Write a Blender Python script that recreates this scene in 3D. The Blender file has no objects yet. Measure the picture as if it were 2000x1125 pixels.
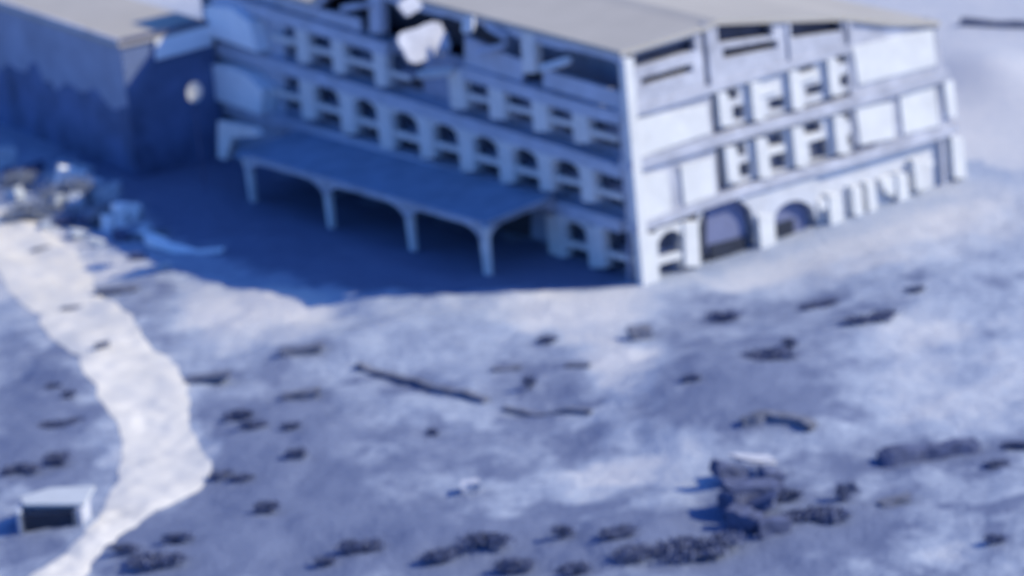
import bpy, bmesh, math, random
import numpy as np
from mathutils import Vector, Matrix, noise
random.seed(7)
scene = bpy.context.scene
C = scene.collection

# ------------------------------------------------------------------ camera
F_PX, PITCH, ROLL = 6612.08, math.radians(16.8), math.radians(-5.5)
DIST, OX, OY = 291.17, 11.166, 0.2873
fwd = Vector((0, math.cos(PITCH), -math.sin(PITCH)))
up0 = Vector((0, math.sin(PITCH), math.cos(PITCH)))
rt0 = Vector((1, 0, 0))
r2 = rt0 * math.cos(ROLL) + up0 * math.sin(ROLL)
u2 = -rt0 * math.sin(ROLL) + up0 * math.cos(ROLL)
CAM = -fwd * DIST - r2 * OX - u2 * OY
cd = bpy.data.cameras.new('camera')
cam = bpy.data.objects.new('camera', cd)
C.objects.link(cam)
m = Matrix((r2, u2, -fwd)).transposed().to_4x4()
m.translation = CAM
cam.matrix_world = m
cd.sensor_width = 36
cd.lens = F_PX / 2000 * 36
cd.clip_start, cd.clip_end = 1.0, 9000
cd.dof.use_dof = True
cd.dof.focus_distance = 120.0
cd.dof.aperture_fstop = 0.215
scene.camera = cam

# ------------------------------------------------------------------ light
SUN_AZ_VEC = Vector((0.99, -0.125, 0)).normalized()   # towards the sun, flat
SUN_EL = math.radians(35.6)
sun_dir = (SUN_AZ_VEC * math.cos(SUN_EL) + Vector((0, 0, math.sin(SUN_EL)))).normalized()
w = bpy.data.worlds.new('World')
scene.world = w
w.use_nodes = True
nt = w.node_tree
bg = nt.nodes['Background']
sky = nt.nodes.new('ShaderNodeTexSky')
sky.sky_type = 'NISHITA'
sky.sun_disc = False
sky.sun_elevation = SUN_EL
sky.sun_rotation = math.atan2(SUN_AZ_VEC.x, SUN_AZ_VEC.y)
mx = nt.nodes.new('ShaderNodeMix')
mx.data_type = 'RGBA'; mx.blend_type = 'MULTIPLY'
mx.inputs[0].default_value = 1.0
nt.links.new(sky.outputs[0], mx.inputs[6])
mx.inputs[7].default_value = (0.30, 0.59, 1.20, 1)
nt.links.new(mx.outputs[2], bg.inputs['Color'])
bg.inputs['Strength'].default_value = 0.14
sl = bpy.data.lights.new('sun', 'SUN')
sl.energy = 3.5
sl.angle = math.radians(0.6)
sl.color = (1.0, 0.90, 0.64)
so = bpy.data.objects.new('sun', sl)
so.rotation_euler = sun_dir.to_track_quat('Z', 'Y').to_euler()
C.objects.link(so)
vs = scene.view_settings
vs.view_transform = 'Standard'; vs.look = 'None'; vs.gamma = 1; vs.exposure = 0.45
vs.use_curve_mapping = False

# ------------------------------------------------------------------ pixel rays on real planes
def ray(px, py):
    return (fwd * F_PX + r2 * (px - 1000) - u2 * (py - 562.5)).normalized()

AZ, AL = math.radians(33.2), math.radians(86.8)

class Frame:
    """a vertical facade plane: u along it, z up, n outward"""
    def __init__(s, o, d, n):
        s.o, s.d, s.n = o, d, n
    def uz(s, px, py, n=0.0):
        r = ray(px, py)
        t = ((s.o + s.n * n) - CAM).dot(s.n) / r.dot(s.n)
        p = CAM + r * t - s.o
        return (p.dot(s.d), p.z)
    def P(s, u, z, n=0.0):
        return s.o + s.d * u + s.n * n + Vector((0, 0, z))

dR = Vector((math.cos(AZ), math.sin(AZ), 0))
dL = Vector((math.cos(AZ + AL), math.sin(AZ + AL), 0))
nR = Vector((dR.y, -dR.x, 0))
nL = Vector((-dL.y, dL.x, 0))
O0 = Vector((0, 0, 0))
FR, FL = Frame(O0, dR, nR), Frame(O0, dL, nL)

def lerp_line(pts, x):
    pts = sorted(pts)
    if x <= pts[0][0]: a, b = pts[0], pts[1]
    elif x >= pts[-1][0]: a, b = pts[-2], pts[-1]
    else:
        for a, b in zip(pts, pts[1:]):
            if a[0] <= x <= b[0]: break
    return a[1] + (b[1] - a[1]) * (x - a[0]) / (b[0] - a[0])

# ------------------------------------------------------------------ terrain height
def fbm(x, y, s, o=4, seed=0.0):
    return noise.fractal(Vector((x / s + seed, y / s - seed, seed * .37)), 0.9, 2.1, o)

MOUNDS = []   # (x, y, rx, ry, angle, height)
def hbase(x, y):
    rise = min(1, max(0, (x * dR.x + y * dR.y - 10) / 28))
    t = min(1, max(0, (x * dL.x + y * dL.y - 12) / 46))
    return 1.0 * rise - 1.9 * t * t * (3 - 2 * t)
def hgt(x, y):
    # distance in front of the building calms the ground near its walls
    dn_r = x * nR.x + y * nR.y
    dn_l = x * nL.x + y * nL.y
    dist = max(dn_r, dn_l)
    k = min(1, max(0, (dist - 1.0) / 14.0))
    k = k * k * (3 - 2 * k)
    h = hbase(x, y)
    h += k * (0.55 * fbm(x, y, 17, 3, 3.1) + 0.30 * fbm(x, y, 5.0, 4, 8.3))
    h += (0.15 + 0.85 * k) * 0.07 * fbm(x, y, 1.3, 3, 1.7)
    for (mx_, my_, rx, ry, a, hh) in MOUNDS:
        dx, dy = x - mx_, y - my_
        if abs(dx) > 3.2 * max(rx, ry) or abs(dy) > 3.2 * max(rx, ry): continue
        c, s = math.cos(a), math.sin(a)
        e = ((dx * c + dy * s) / rx) ** 2 + ((-dx * s + dy * c) / ry) ** 2
        h += hh * math.exp(-e)
    return h

def g0(px, py):
    r = ray(px, py)
    t = -CAM.z / r.z
    for _ in range(5):
        p = CAM + r * t
        t = (hbase(p.x, p.y) - CAM.z) / r.z
    return CAM + r * t
def gp(px, py):
    r = ray(px, py)
    t = -CAM.z / r.z
    for _ in range(6):
        p = CAM + r * t
        t = (hgt(p.x, p.y) - CAM.z) / r.z
    p = CAM + r * t
    return Vector((p.x, p.y, hgt(p.x, p.y)))

def mound(px, py, wpx, dep, hh, a=0.0):
    p = g0(px, py)
    MOUNDS.append((p.x, p.y, wpx / 22.0, dep, a, hh))
# mounds and hollows seen in the photograph
mound(1400, 760, 190, 9, 1.5, .15)
mound(1330, 850, 110, 3.0, .6)
mound(1540, 845, 110, 3.5, .8)
mound(820, 660, 220, 7, .7)
mound(1080, 740, 100, 4, .35)
mound(560, 700, 120, 4, .5)
mound(1820, 560, 160, 10, 1.2)
mound(1700, 680, 190, 9, .9)
mound(560, 880, 160, 7, .9)
mound(420, 1060, 140, 5, .8)
mound(900, 1060, 170, 5, .9)
mound(1560, 980, 120, 4, .8)
mound(1250, 1060, 100, 4, .8)
mound(120, 740, 90, 5, .5)
mound(250, 600, 90, 4, .5)
mound(1940, 150, 120, 14, 1.5)
mound(745, 600, 40, 2.0, .45)
mound(870, 594, 35, 1.6, .3)
mound(1010, 585, 45, 1.6, .35)
mound(640, 610, 45, 3.0, -.5)
mound(1080, 800, 110, .9, -.4, .0)
mound(780, 735, 95, 1.2, -.5, -.75)

# ------------------------------------------------------------------ materials
def srgb(c): return c
MATS = {}
def mat(name, col, rough=0.85, var=0.18, scale=0.6, bump=0.25, bscale=6.0, tint=None, spec=0.3, metal=0.0):
    if name in MATS: return MATS[name]
    M = bpy.data.materials.new(name); M.use_nodes = True
    n = M.node_tree; L = n.links
    bs = n.nodes['Principled BSDF']
    bs.inputs['Roughness'].default_value = rough
    bs.inputs['Specular IOR Level'].default_value = spec
    bs.inputs['Metallic'].default_value = metal
    geo = n.nodes.new('ShaderNodeNewGeometry')
    nz = n.nodes.new('ShaderNodeTexNoise'); nz.inputs['Scale'].default_value = scale
    nz.inputs['Detail'].default_value = 8; nz.inputs['Roughness'].default_value = .65
    L.new(geo.outputs['Position'], nz.inputs['Vector'])
    cr = n.nodes.new('ShaderNodeValToRGB')
    cr.color_ramp.elements[0].position = .3; cr.color_ramp.elements[1].position = .7
    lo = [max(0.0, c * (1 - var)) for c in col]; hi = [min(1.0, c * (1 + var)) for c in col]
    if tint: lo = [c * (1 - var) for c in tint]
    cr.color_ramp.elements[0].color = (*lo, 1); cr.color_ramp.elements[1].color = (*hi, 1)
    L.new(nz.outputs['Fac'], cr.inputs['Fac'])
    L.new(cr.outputs['Color'], bs.inputs['Base Color'])
    n2 = n.nodes.new('ShaderNodeTexNoise'); n2.inputs['Scale'].default_value = bscale
    n2.inputs['Detail'].default_value = 6
    L.new(geo.outputs['Position'], n2.inputs['Vector'])
    bp = n.nodes.new('ShaderNodeBump'); bp.inputs['Strength'].default_value = bump
    bp.inputs['Distance'].default_value = 0.08
    L.new(n2.outputs['Fac'], bp.inputs['Height']); L.new(bp.outputs['Normal'], bs.inputs['Normal'])
    MATS[name] = M
    return M

white = mat('white_painted_render', (.66, .66, .66), var=.10, scale=.5)
conc = mat('weathered_concrete', (.47, .48, .54), var=.22, scale=.35, tint=(.38, .39, .46))
conc_l = mat('blue_grey_render', (.44, .48, .58), var=.16, scale=.3)
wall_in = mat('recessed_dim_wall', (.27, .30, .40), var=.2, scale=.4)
roofm = mat('pale_roof_screed', (.42, .39, .35), var=.07, scale=.12)
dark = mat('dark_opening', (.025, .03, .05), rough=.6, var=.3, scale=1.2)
slotglass = mat('slot_glass', (.05, .055, .09), rough=.4, var=.3, scale=1.0, bump=.02)
litglass = mat('lit_window_glass', (.10, .11, .16), rough=.35, var=.3, scale=1.0, bump=.02)  # lighter copy of the window glass, light inside the openings put into its colour
glass = mat('dark_window_glass', (.03, .04, .07), rough=.25, var=.3, scale=1.0, bump=.02, spec=.5)
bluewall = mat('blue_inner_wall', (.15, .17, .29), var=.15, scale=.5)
canopyroof = mat('canopy_roof_felt', (.22, .30, .42), var=.22, scale=.25)
wingm = mat('wing_blue_render', (.30, .33, .43), var=.18, scale=.25)
panelm = mat('fresh_white_panel', (.88, .90, .92), var=.05, scale=.5)
darkwall = mat('dark_mottled_wall', (.11, .15, .27), var=.45, scale=.18)
rub = mat('broken_concrete', (.46, .50, .56), var=.25, scale=1.4, bump=.5)
rubd = mat('soot_dark_rubble', (.085, .10, .18), var=.4, scale=1.6, bump=.5)
leafd = mat('dark_shrub_leaves', (.15, .17, .27), rough=1, spec=.0, var=.35, scale=2.5)
bushm = mat('blue_grey_bush_leaves', (.30, .33, .40), rough=1, spec=0, var=.4, scale=1.5)
leafm = mat('dry_shrub_leaves', (.12, .13, .17), var=.35, scale=2.5)
twig = mat('twig_bark', (.07, .06, .07), var=.3, scale=3)
rockm = mat('grey_rock', (.15, .16, .21), var=.4, scale=1.2, bump=.6)
palesheet = mat('pale_sheet_metal', (.52, .54, .56), var=.06, scale=.8, rough=.5)
steel = mat('grey_steel', (.25, .27, .32), var=.2, scale=2, rough=.5, metal=.4)

def ground_mat():
    M = bpy.data.materials.new('dry_earth_and_scrub'); M.use_nodes = True
    n = M.node_tree; L = n.links; bs = n.nodes['Principled BSDF']
    bs.inputs['Roughness'].default_value = .95
    bs.inputs['Specular IOR Level'].default_value = .15
    at = n.nodes.new('ShaderNodeAttribute'); at.attribute_name = 'bare'
    geo = n.nodes.new('ShaderNodeNewGeometry')
    a = n.nodes.new('ShaderNodeTexNoise'); a.inputs['Scale'].default_value = .16; a.inputs['Detail'].default_value = 9
    a.inputs['Roughness'].default_value = .62
    b = n.nodes.new('ShaderNodeTexNoise'); b.inputs['Scale'].default_value = 1.1; b.inputs['Detail'].default_value = 9
    b.inputs['Roughness'].default_value = .7
    for q in (a, b): L.new(geo.outputs['Position'], q.inputs['Vector'])
    ad = n.nodes.new('ShaderNodeMath'); ad.operation = 'MULTIPLY_ADD'
    L.new(a.outputs['Fac'], ad.inputs[0]); ad.inputs[1].default_value = .42
    L.new(at.outputs['Fac'], ad.inputs[2])
    ad2 = n.nodes.new('ShaderNodeMath'); ad2.operation = 'MULTIPLY_ADD'
    L.new(b.outputs['Fac'], ad2.inputs[0]); ad2.inputs[1].default_value = .75
    L.new(ad.outputs[0], ad2.inputs[2])
    sb = n.nodes.new('ShaderNodeMath'); sb.operation = 'SUBTRACT'
    L.new(ad2.outputs[0], sb.inputs[0]); sb.inputs[1].default_value = .575
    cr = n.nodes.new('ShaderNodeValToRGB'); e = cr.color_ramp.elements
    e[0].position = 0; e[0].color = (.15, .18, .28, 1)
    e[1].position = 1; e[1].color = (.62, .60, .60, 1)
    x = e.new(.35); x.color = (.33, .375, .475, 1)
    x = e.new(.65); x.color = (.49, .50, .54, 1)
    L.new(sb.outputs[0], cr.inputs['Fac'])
    L.new(cr.outputs['Color'], bs.inputs['Base Color'])
    n2 = n.nodes.new('ShaderNodeTexNoise'); n2.inputs['Scale'].default_value = 2.5; n2.inputs['Detail'].default_value = 8
    L.new(geo.outputs['Position'], n2.inputs['Vector'])
    bp = n.nodes.new('ShaderNodeBump'); bp.inputs['Strength'].default_value = .7; bp.inputs['Distance'].default_value = .25
    L.new(n2.outputs['Fac'], bp.inputs['Height']); L.new(bp.outputs['Normal'], bs.inputs['Normal'])
    return M
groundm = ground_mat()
trackm = mat('pale_dust_track', (.70, .66, .60), var=.07, scale=.25, bump=.4, bscale=1.5)

# ------------------------------------------------------------------ helpers
def link(name, me, m_, parent=None):
    o = bpy.data.objects.new(name, me)
    if m_: me.materials.append(m_)
    C.objects.link(o)
    if parent: o.parent = parent
    return o
def obj(name, bm, m_, parent=None):
    me = bpy.data.meshes.new(name)
    bmesh.ops.recalc_face_normals(bm, faces=bm.faces)
    bm.to_mesh(me); bm.free()
    o = link(name, me, m_, parent)
    if parent is not None:      # parents sit at their base; keep world coordinates
        o.matrix_parent_inverse = parent.matrix_basis.inverted()
    return o
def empty(name, loc, label, cat, group=None):
    o = bpy.data.objects.new(name, None); C.objects.link(o)
    o.location = loc; o.empty_display_size = .5
    tag(o, label, cat, group)
    return o
def tag(o, label=None, cat=None, group=None, kind=None):
    if label: o['label'] = label
    if cat: o['category'] = cat
    if group: o['group'] = group
    if kind: o['kind'] = kind
    return o
def prism3(bm, a, b):
    """two congruent loops of 3-D points -> closed solid"""
    va = [bm.verts.new(p) for p in a]; vb = [bm.verts.new(p) for p in b]
    k = len(a)
    bm.faces.new(va); bm.faces.new(list(reversed(vb)))
    for i in range(k):
        j = (i + 1) % k
        bm.faces.new((va[j], va[i], vb[i], vb[j]))
def prism(bm, fr, pix, n0, n1, ref=0.0):
    """pixel polygon -> solid on facade frame between n0 and n1"""
    uz = [fr.uz(x, y, ref) for x, y in pix]
    prism3(bm, [fr.P(u, z, n1) for u, z in uz], [fr.P(u, z, n0) for u, z in uz])
def part(name, fr, pix, n0, n1, m_, parent, ref=0.0, bev=0.0, label=None):
    bm = bmesh.new(); prism(bm, fr, pix, n0, n1, ref)
    if bev: bmesh.ops.bevel(bm, geom=bm.edges[:], offset=bev, segments=2, affect='EDGES')
    o = obj(name, bm, m_, parent)
    if label: o['label'] = label
    return o
def tube(bm, pts, rad, sides=8):
    rings = []
    for i, p in enumerate(pts):
        p = Vector(p)
        d = (Vector(pts[min(i + 1, len(pts) - 1)]) - Vector(pts[max(i - 1, 0)])).normalized()
        a = d.orthogonal().normalized(); b = d.cross(a)
        r = rad[i] if isinstance(rad, (list, tuple)) else rad
        rings.append([bm.verts.new(p + (a * math.cos(t) + b * math.sin(t)) * r) for t in [k * 2 * math.pi / sides for k in range(sides)]])
    for A, B in zip(rings, rings[1:]):
        for k in range(sides):
            bm.faces.new((A[k], A[(k + 1) % sides], B[(k + 1) % sides], B[k]))
    bm.faces.new(rings[0]); bm.faces.new(list(reversed(rings[-1])))

# ------------------------------------------------------------------ ground sheet
def axis(lo, hi, step, far):
    a = list(np.arange(lo, hi, step))
    s = step; v = lo; L_ = []
    while v > -far: s *= 1.35; v -= s; L_.append(v)
    s = step; v = a[-1]; R_ = []
    while v < far: s *= 1.35; v += s; R_.append(v)
    return list(reversed(L_)) + a + R_
xs = axis(-64, 56, .4, 3500)
ys = axis(-92, 60, .5, 3500)
# bare (light) and scrubby (dark) patches of the soil itself, plus one polygon of painted shade, at their places on the ground
PATCH = []
def patch(px, py, wx, wy, v, a=0):
    p = g0(px, py); PATCH.append((p.x, p.y, wx / 22.7, wy / 22.7 / .29, v, a))
patch(1130, 605, 150, 34, .30); patch(1050, 584, 260, 12, .22); patch(560, 590, 130, 34, .2); patch(520, 600, 160, 40, .30)
patch(1220, 700, 70, 60, .22); patch(60, 470, 110, 40, .42); patch(220, 520, 110, 34, .2)
patch(1350, 700, 130, 90, -.05); patch(1400, 810, 170, 40, -.12); patch(1560,760,130,60,-.12); patch(1600, 620, 200, 70, -.05)
patch(1880, 640, 190, 110, .02); patch(1800, 760, 200, 60, .04); patch(1250, 900, 150, 60, .06)
patch(1180, 960, 130, 50, .16); patch(560, 900, 230, 90, -.22); patch(460, 1060, 260, 80, -.26)
patch(100, 800, 130, 110, -.22); patch(900, 1060, 300, 60, -.24); patch(600, 760, 200, 60, -.12)
patch(1500, 980, 180, 70, -.18); patch(1400, 1080, 300, 50, -.22); patch(1850, 1080, 240, 60, -.10)
patch(900, 860, 160, 50, -.10); patch(1060, 770, 110, 50, -.10); patch(760, 640, 150, 45, .03)
patch(1750, 470, 260, 50, .20); patch(1900, 400, 150, 60, .25); patch(1900, 200, 260, 160, .14)
patch(100, 1050, 120, 60, -.2); patch(1470, 850, 130, 14, -.25); patch(1700, 900, 120, 30, -.1)
patch(1600, 540, 200, 22, .2)
POLYS = []
def poly(pts, v, soft=1.2):
    w_ = [g0(*p) for p in pts]
    xs_ = [p.x for p in w_]; ys_ = [p.y for p in w_]
    POLYS.append(([(p.x, p.y) for p in w_], v, soft, min(xs_) - 4, max(xs_) + 4, min(ys_) - 6, max(ys_) + 6))
poly([(350, 545), (470, 560), (640, 615), (668, 640), (560, 680), (440, 690), (360, 660), (345, 600)], .22, 1.5)
poly([(1000, 585), (1250, 575), (1262, 620), (1235, 665), (1290, 700), (1270, 790), (1180, 800), (1150, 690), (1010, 640)], .24, 1.5)
poly([(1265, 575), (1420, 560), (1640, 640), (1700, 700), (1640, 800), (1600, 850), (1400, 835), (1330, 862), (1225, 855), (1260, 780), (1320, 700), (1270, 650)], -.14, 1.2)
poly([(1240, 800), (1300, 700), (1420, 700), (1470, 790), (1360, 850), (1230, 852)], -.04, 1.5)
poly([(1000, 700), (1155, 715), (1165, 800), (1000, 800), (940, 760)], -.12, .6)
poly([(730, 835), (1150, 845), (1190, 880), (1080, 905), (1040, 930), (760, 930)], -.12, 1.0)
poly([(1080, 900), (1260, 870), (1400, 880), (1400, 990), (1290, 1030), (1240, 960), (1100, 940)], .10, 1.2)
poly([(700, 720), (860, 765), (1000, 800), (1000, 840), (750, 830), (560, 780), (520, 700)], .06, 1.0)
poly([(390, 760), (560, 700), (700, 800), (700, 1125), (300, 1140), (300, 1020), (420, 930)], -.12, 1.5)
poly([(700, 960), (1240, 960), (1260, 1140), (600, 1140)], -.10, 1.8)
poly([(1250, 1010), (1420, 980), (1700, 1010), (1750, 1140), (1250, 1140)], -.14, 1.5)
poly([(30, 640), (110, 690), (190, 800), (220, 900), (190, 950), (20, 940), (-40, 700)], -.16, 1.0)
poly([(190, 560), (330, 520), (360, 640), (330, 690), (230, 640)], -.14, 1.0)
poly([(1650, 640), (1790, 600), (2050, 620), (2060, 840), (1800, 830), (1660, 760)], .12, 1.8)
poly([(1700, 930), (1900, 900), (2050, 880), (2050, 1010), (1760, 1000)], -.06, 1.2)
poly([(1290, 540), (1600, 490), (1870, 400), (1960, 390), (1880, 450), (1650, 520), (1400, 570)], .20, 1.2)
poly([(-60, 430), (110, 450), (180, 500), (330, 520), (200, 560), (60, 570), (-60, 600)], .30, 1.0)
poly([(120, 250), (420, 290), (900, 440), (1215, 530), (1210, 562), (900, 570), (680, 580), (520, 525), (330, 455), (240, 380), (130, 300)], -.42, 1.5)  # extra dark soil colour laid inside the building's cast shadow to deepen the shade
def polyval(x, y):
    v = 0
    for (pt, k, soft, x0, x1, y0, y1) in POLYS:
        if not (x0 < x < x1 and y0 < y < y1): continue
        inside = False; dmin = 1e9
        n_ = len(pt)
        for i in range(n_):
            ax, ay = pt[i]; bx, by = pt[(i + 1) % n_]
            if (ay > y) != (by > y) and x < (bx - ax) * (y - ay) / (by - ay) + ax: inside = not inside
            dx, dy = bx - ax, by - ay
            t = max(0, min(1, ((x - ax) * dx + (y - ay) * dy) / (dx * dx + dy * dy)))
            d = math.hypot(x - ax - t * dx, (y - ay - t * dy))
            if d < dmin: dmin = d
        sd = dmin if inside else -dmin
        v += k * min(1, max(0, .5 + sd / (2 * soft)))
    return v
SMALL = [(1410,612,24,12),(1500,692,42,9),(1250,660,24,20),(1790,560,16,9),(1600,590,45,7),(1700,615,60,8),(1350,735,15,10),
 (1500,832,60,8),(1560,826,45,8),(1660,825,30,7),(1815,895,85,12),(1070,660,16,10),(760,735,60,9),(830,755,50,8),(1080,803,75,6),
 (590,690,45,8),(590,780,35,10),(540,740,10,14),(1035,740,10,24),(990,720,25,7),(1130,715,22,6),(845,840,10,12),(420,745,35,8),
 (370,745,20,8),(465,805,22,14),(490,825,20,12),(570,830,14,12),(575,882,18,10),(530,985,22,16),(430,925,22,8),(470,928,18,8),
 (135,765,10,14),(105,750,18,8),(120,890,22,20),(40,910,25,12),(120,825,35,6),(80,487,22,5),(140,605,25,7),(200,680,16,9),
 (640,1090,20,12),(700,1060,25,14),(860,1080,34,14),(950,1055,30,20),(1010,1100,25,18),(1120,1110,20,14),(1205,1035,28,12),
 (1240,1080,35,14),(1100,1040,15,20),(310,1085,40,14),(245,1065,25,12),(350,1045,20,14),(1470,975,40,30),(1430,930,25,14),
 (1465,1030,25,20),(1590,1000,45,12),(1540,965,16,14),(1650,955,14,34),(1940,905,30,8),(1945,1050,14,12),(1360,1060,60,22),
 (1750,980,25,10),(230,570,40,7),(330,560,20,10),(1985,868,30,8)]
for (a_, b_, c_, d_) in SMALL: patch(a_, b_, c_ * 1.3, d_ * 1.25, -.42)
rp = random.Random(21)
for _ in range(230):        # small blotches of thicker and thinner scrub, lying across the slope
    bx_ = rp.uniform(-20, 2040); by_ = rp.uniform(640, 1130) if rp.random() < .8 else rp.uniform(580, 700)
    if bx_ > 1300 and rp.random() < .3: by_ = rp.uniform(520, 700)
    deep = min(1, max(.35, (by_ - 560) / 420))
    patch(bx_, by_, rp.uniform(14, 62), rp.uniform(4, 13), rp.choice((-.55, -.42, -.30, .20, .28)) * deep)
for i_, (l_, r__) in enumerate([((55, 610), (205, 580)), ((110, 660), (270, 640)), ((165, 720), (325, 700)), ((195, 780), (365, 770)), ((222, 840), (372, 845)), ((225, 900), (395, 890)), ((215, 950), (410, 930)), ((195, 1000), (330, 980)), ((160, 1050), (250, 1045))]):
    for q_ in (l_, r__):
        patch(q_[0] + rp.uniform(-14, 14), q_[1] + rp.uniform(-14, 14), rp.uniform(18, 40), rp.uniform(8, 20), .28)
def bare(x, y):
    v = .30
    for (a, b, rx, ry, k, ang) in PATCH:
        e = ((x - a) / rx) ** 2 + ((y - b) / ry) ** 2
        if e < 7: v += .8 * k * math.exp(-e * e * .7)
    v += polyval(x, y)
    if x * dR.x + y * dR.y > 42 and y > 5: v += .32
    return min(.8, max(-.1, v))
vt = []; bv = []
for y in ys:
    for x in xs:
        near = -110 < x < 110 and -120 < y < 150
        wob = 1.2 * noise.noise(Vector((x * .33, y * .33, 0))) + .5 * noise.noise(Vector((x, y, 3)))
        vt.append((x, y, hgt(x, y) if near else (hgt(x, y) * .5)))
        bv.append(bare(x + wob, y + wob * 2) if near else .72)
W = len(xs)
fc = [(j * W + i, j * W + i + 1, (j + 1) * W + i + 1, (j + 1) * W + i) for j in range(len(ys) - 1) for i in range(W - 1)]
me = bpy.data.meshes.new('ground'); me.from_pydata(vt, [], fc)
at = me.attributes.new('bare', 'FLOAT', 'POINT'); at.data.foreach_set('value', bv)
me.polygons.foreach_set('use_smooth', [True] * len(me.polygons))
tag(link('ground', me, groundm), kind='structure')

# pale dusty track, a draped strip: (left edge, right edge) pairs down the photograph
TR = [((-60, 415), (20, 415)), ((-50, 480), (90, 450)), ((0, 540), (165, 520)), ((55, 610), (205, 580)), ((110, 660), (270, 640)),
      ((165, 720), (325, 700)), ((195, 780), (365, 770)), ((222, 840), (372, 845)), ((225, 900), (395, 890)), ((215, 950), (410, 930)),
      ((195, 1000), (330, 980)), ((160, 1050), (250, 1045)), ((105, 1100), (190, 1100)), ((40, 1150), (150, 1160)), ((-60, 1200), (60, 1215))]
def strip(name, pairs, m_, lift, seg=18, cols=18, wob=.5):
    rows = []
    for k in range(len(pairs) - 1):
        for s in range(seg if k < len(pairs) - 2 else seg + 1):
            t = s / seg
            p0, p1, p2, p3 = [pairs[min(max(k + q, 0), len(pairs) - 1)] for q in (-1, 0, 1, 2)]
            def cr_(i, j):
                a, b, c, d = p0[i][j], p1[i][j], p2[i][j], p3[i][j]
                return .5 * (2 * b + (c - a) * t + (2 * a - 5 * b + 4 * c - d) * t * t + (3 * b - a - 3 * c + d) * t ** 3)
            rows.append((g0(cr_(0, 0), cr_(0, 1)), g0(cr_(1, 0), cr_(1, 1))))
    V = []; Fs = []
    for r_, (A, B) in enumerate(rows):
        for c in range(cols + 1):
            t = c / cols
            p = A.lerp(B, t)
            edge = (abs(t - .5) * 2) ** 4
            nn = (noise.noise(Vector((p.x * .13, p.y * .13, 9))) * wob + noise.noise(Vector((p.x * .9, p.y * .5, 4))) * .35) * edge
            d = (B - A).normalized() * (1 if t > .5 else -1)
            p = p + d * nn
            V.append((p.x, p.y, hgt(p.x, p.y) + lift * (1 - .6 * edge)))
    for r_ in range(len(rows) - 1):
        for c in range(cols):
            i = r_ * (cols + 1) + c
            Fs.append((i, i + 1, i + cols + 2, i + cols + 1))
    me = bpy.data.meshes.new(name); me.from_pydata(V, [], Fs)
    me.polygons.foreach_set('use_smooth', [True] * len(me.polygons))
    return tag(link(name, me, m_), kind='structure')
strip('dirt_track', TR, trackm, .09, wob=.7)

# ------------------------------------------------------------------ main building
B = empty('damaged_building', (0, 0, 0), 'long multi-storey concrete building with its top floor blown open, white columns on two facades', 'building')
# ledge top lines, photographed on each facade
T1R = [(1243, 437), (1320, 409), (1400, 379), (1500, 347), (1640, 308), (1862, 243)]
T2R = [(1230, 314), (1400, 262), (1640, 195), (1848, 135)]
T3R = [(1224, 214), (1385, 166), (1540, 118), (1650, 88)]
TPR = [(1215, 98), (1372, 50), (1400, 38), (1640, 30), (1655, 42), (1832, 40)]
BSR = [(1257, 590), (1495, 512), (1876, 372)]
T1L = [(1240, 437), (1155, 412), (605, 242), (415, 186)]
T2L = [(1232, 330), (1142, 298), (598, 132), (415, 78)]
T3L = [(1224, 222), (1133, 198), (588, 32), (415, -20)]
TPL = [(1215, 98), (830, -2), (415, -112)]
BSL = [(1257, 590), (605, 440), (415, 390)]
END_R = {'T1': 1866, 'T2': 1850, 'T3': 1842, 'TP': 1832}

def band(name, fr, line, x0, x1, th, n0, n1, m_, steps=8, jag=0):
    pts = [x0 + (x1 - x0) * i / steps for i in range(steps + 1)]
    top = [(x, lerp_line(line, x)) for x in pts]
    bot = [(x + (random.uniform(-jag, jag)), lerp_line(line, x) + th + random.uniform(-jag, jag)) for x in reversed(pts)]
    return part(name, fr, top + bot, n0, n1, m_, B)
REC = -1.5
# recessed back walls behind both colonnades
def backwall(fr, tops, bots, xs_, name, m_):
    top = [(x, lerp_line(tops, x)) for x in xs_]; bot = [(x, lerp_line(bots, x)) for x in reversed(xs_)]
    return part(name, fr, top + bot, REC - .4, REC, m_, B)
# right facade back wall reaches up to the top of the third level; panels cover the rest
xr = [1225, 1300, 1400, 1500, 1600, 1700, 1800]
def uzline(fr, line, x): return fr.uz(x, lerp_line(line, x))
def wall_grid(name, fr, lineA, lineB, x0a, x1a, n0, n1, m_, steps=10):
    bm = bmesh.new()
    pa = [(x0a + (x1a - x0a) * i / steps) for i in range(steps + 1)]
    poly = [(x, lerp_line(lineA, x)) for x in pa] + [(x, lerp_line(lineB, x)) for x in reversed(pa)]
    prism(bm, fr, poly, n0, n1)
    return obj(name, bm, m_, B)
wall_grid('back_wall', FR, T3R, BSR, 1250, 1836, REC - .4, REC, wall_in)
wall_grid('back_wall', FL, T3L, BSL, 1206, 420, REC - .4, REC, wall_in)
# ledges
band('floor_ledge', FR, T1R, 1241, 1866, 19, REC - .1, .35, conc)
band('floor_ledge', FR, T2R, 1231, 1850, 22, REC - .1, .35, conc)
band('floor_ledge', FR, T3R, 1224, 1660, 16, REC - .1, .30, conc)
band('floor_ledge', FL, T1L, 1216, 415, 24, REC - .1, .30, conc_l)
band('floor_ledge', FL, T2L, 1216, 415, 24, REC - .1, .30, conc_l)
band('floor_ledge', FL, T3L, 1216, 905, 24, REC - .1, .30, conc_l)
band('floor_ledge', FL, T3L, 760, 415, 24, REC - .1, .30, conc_l)

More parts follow.
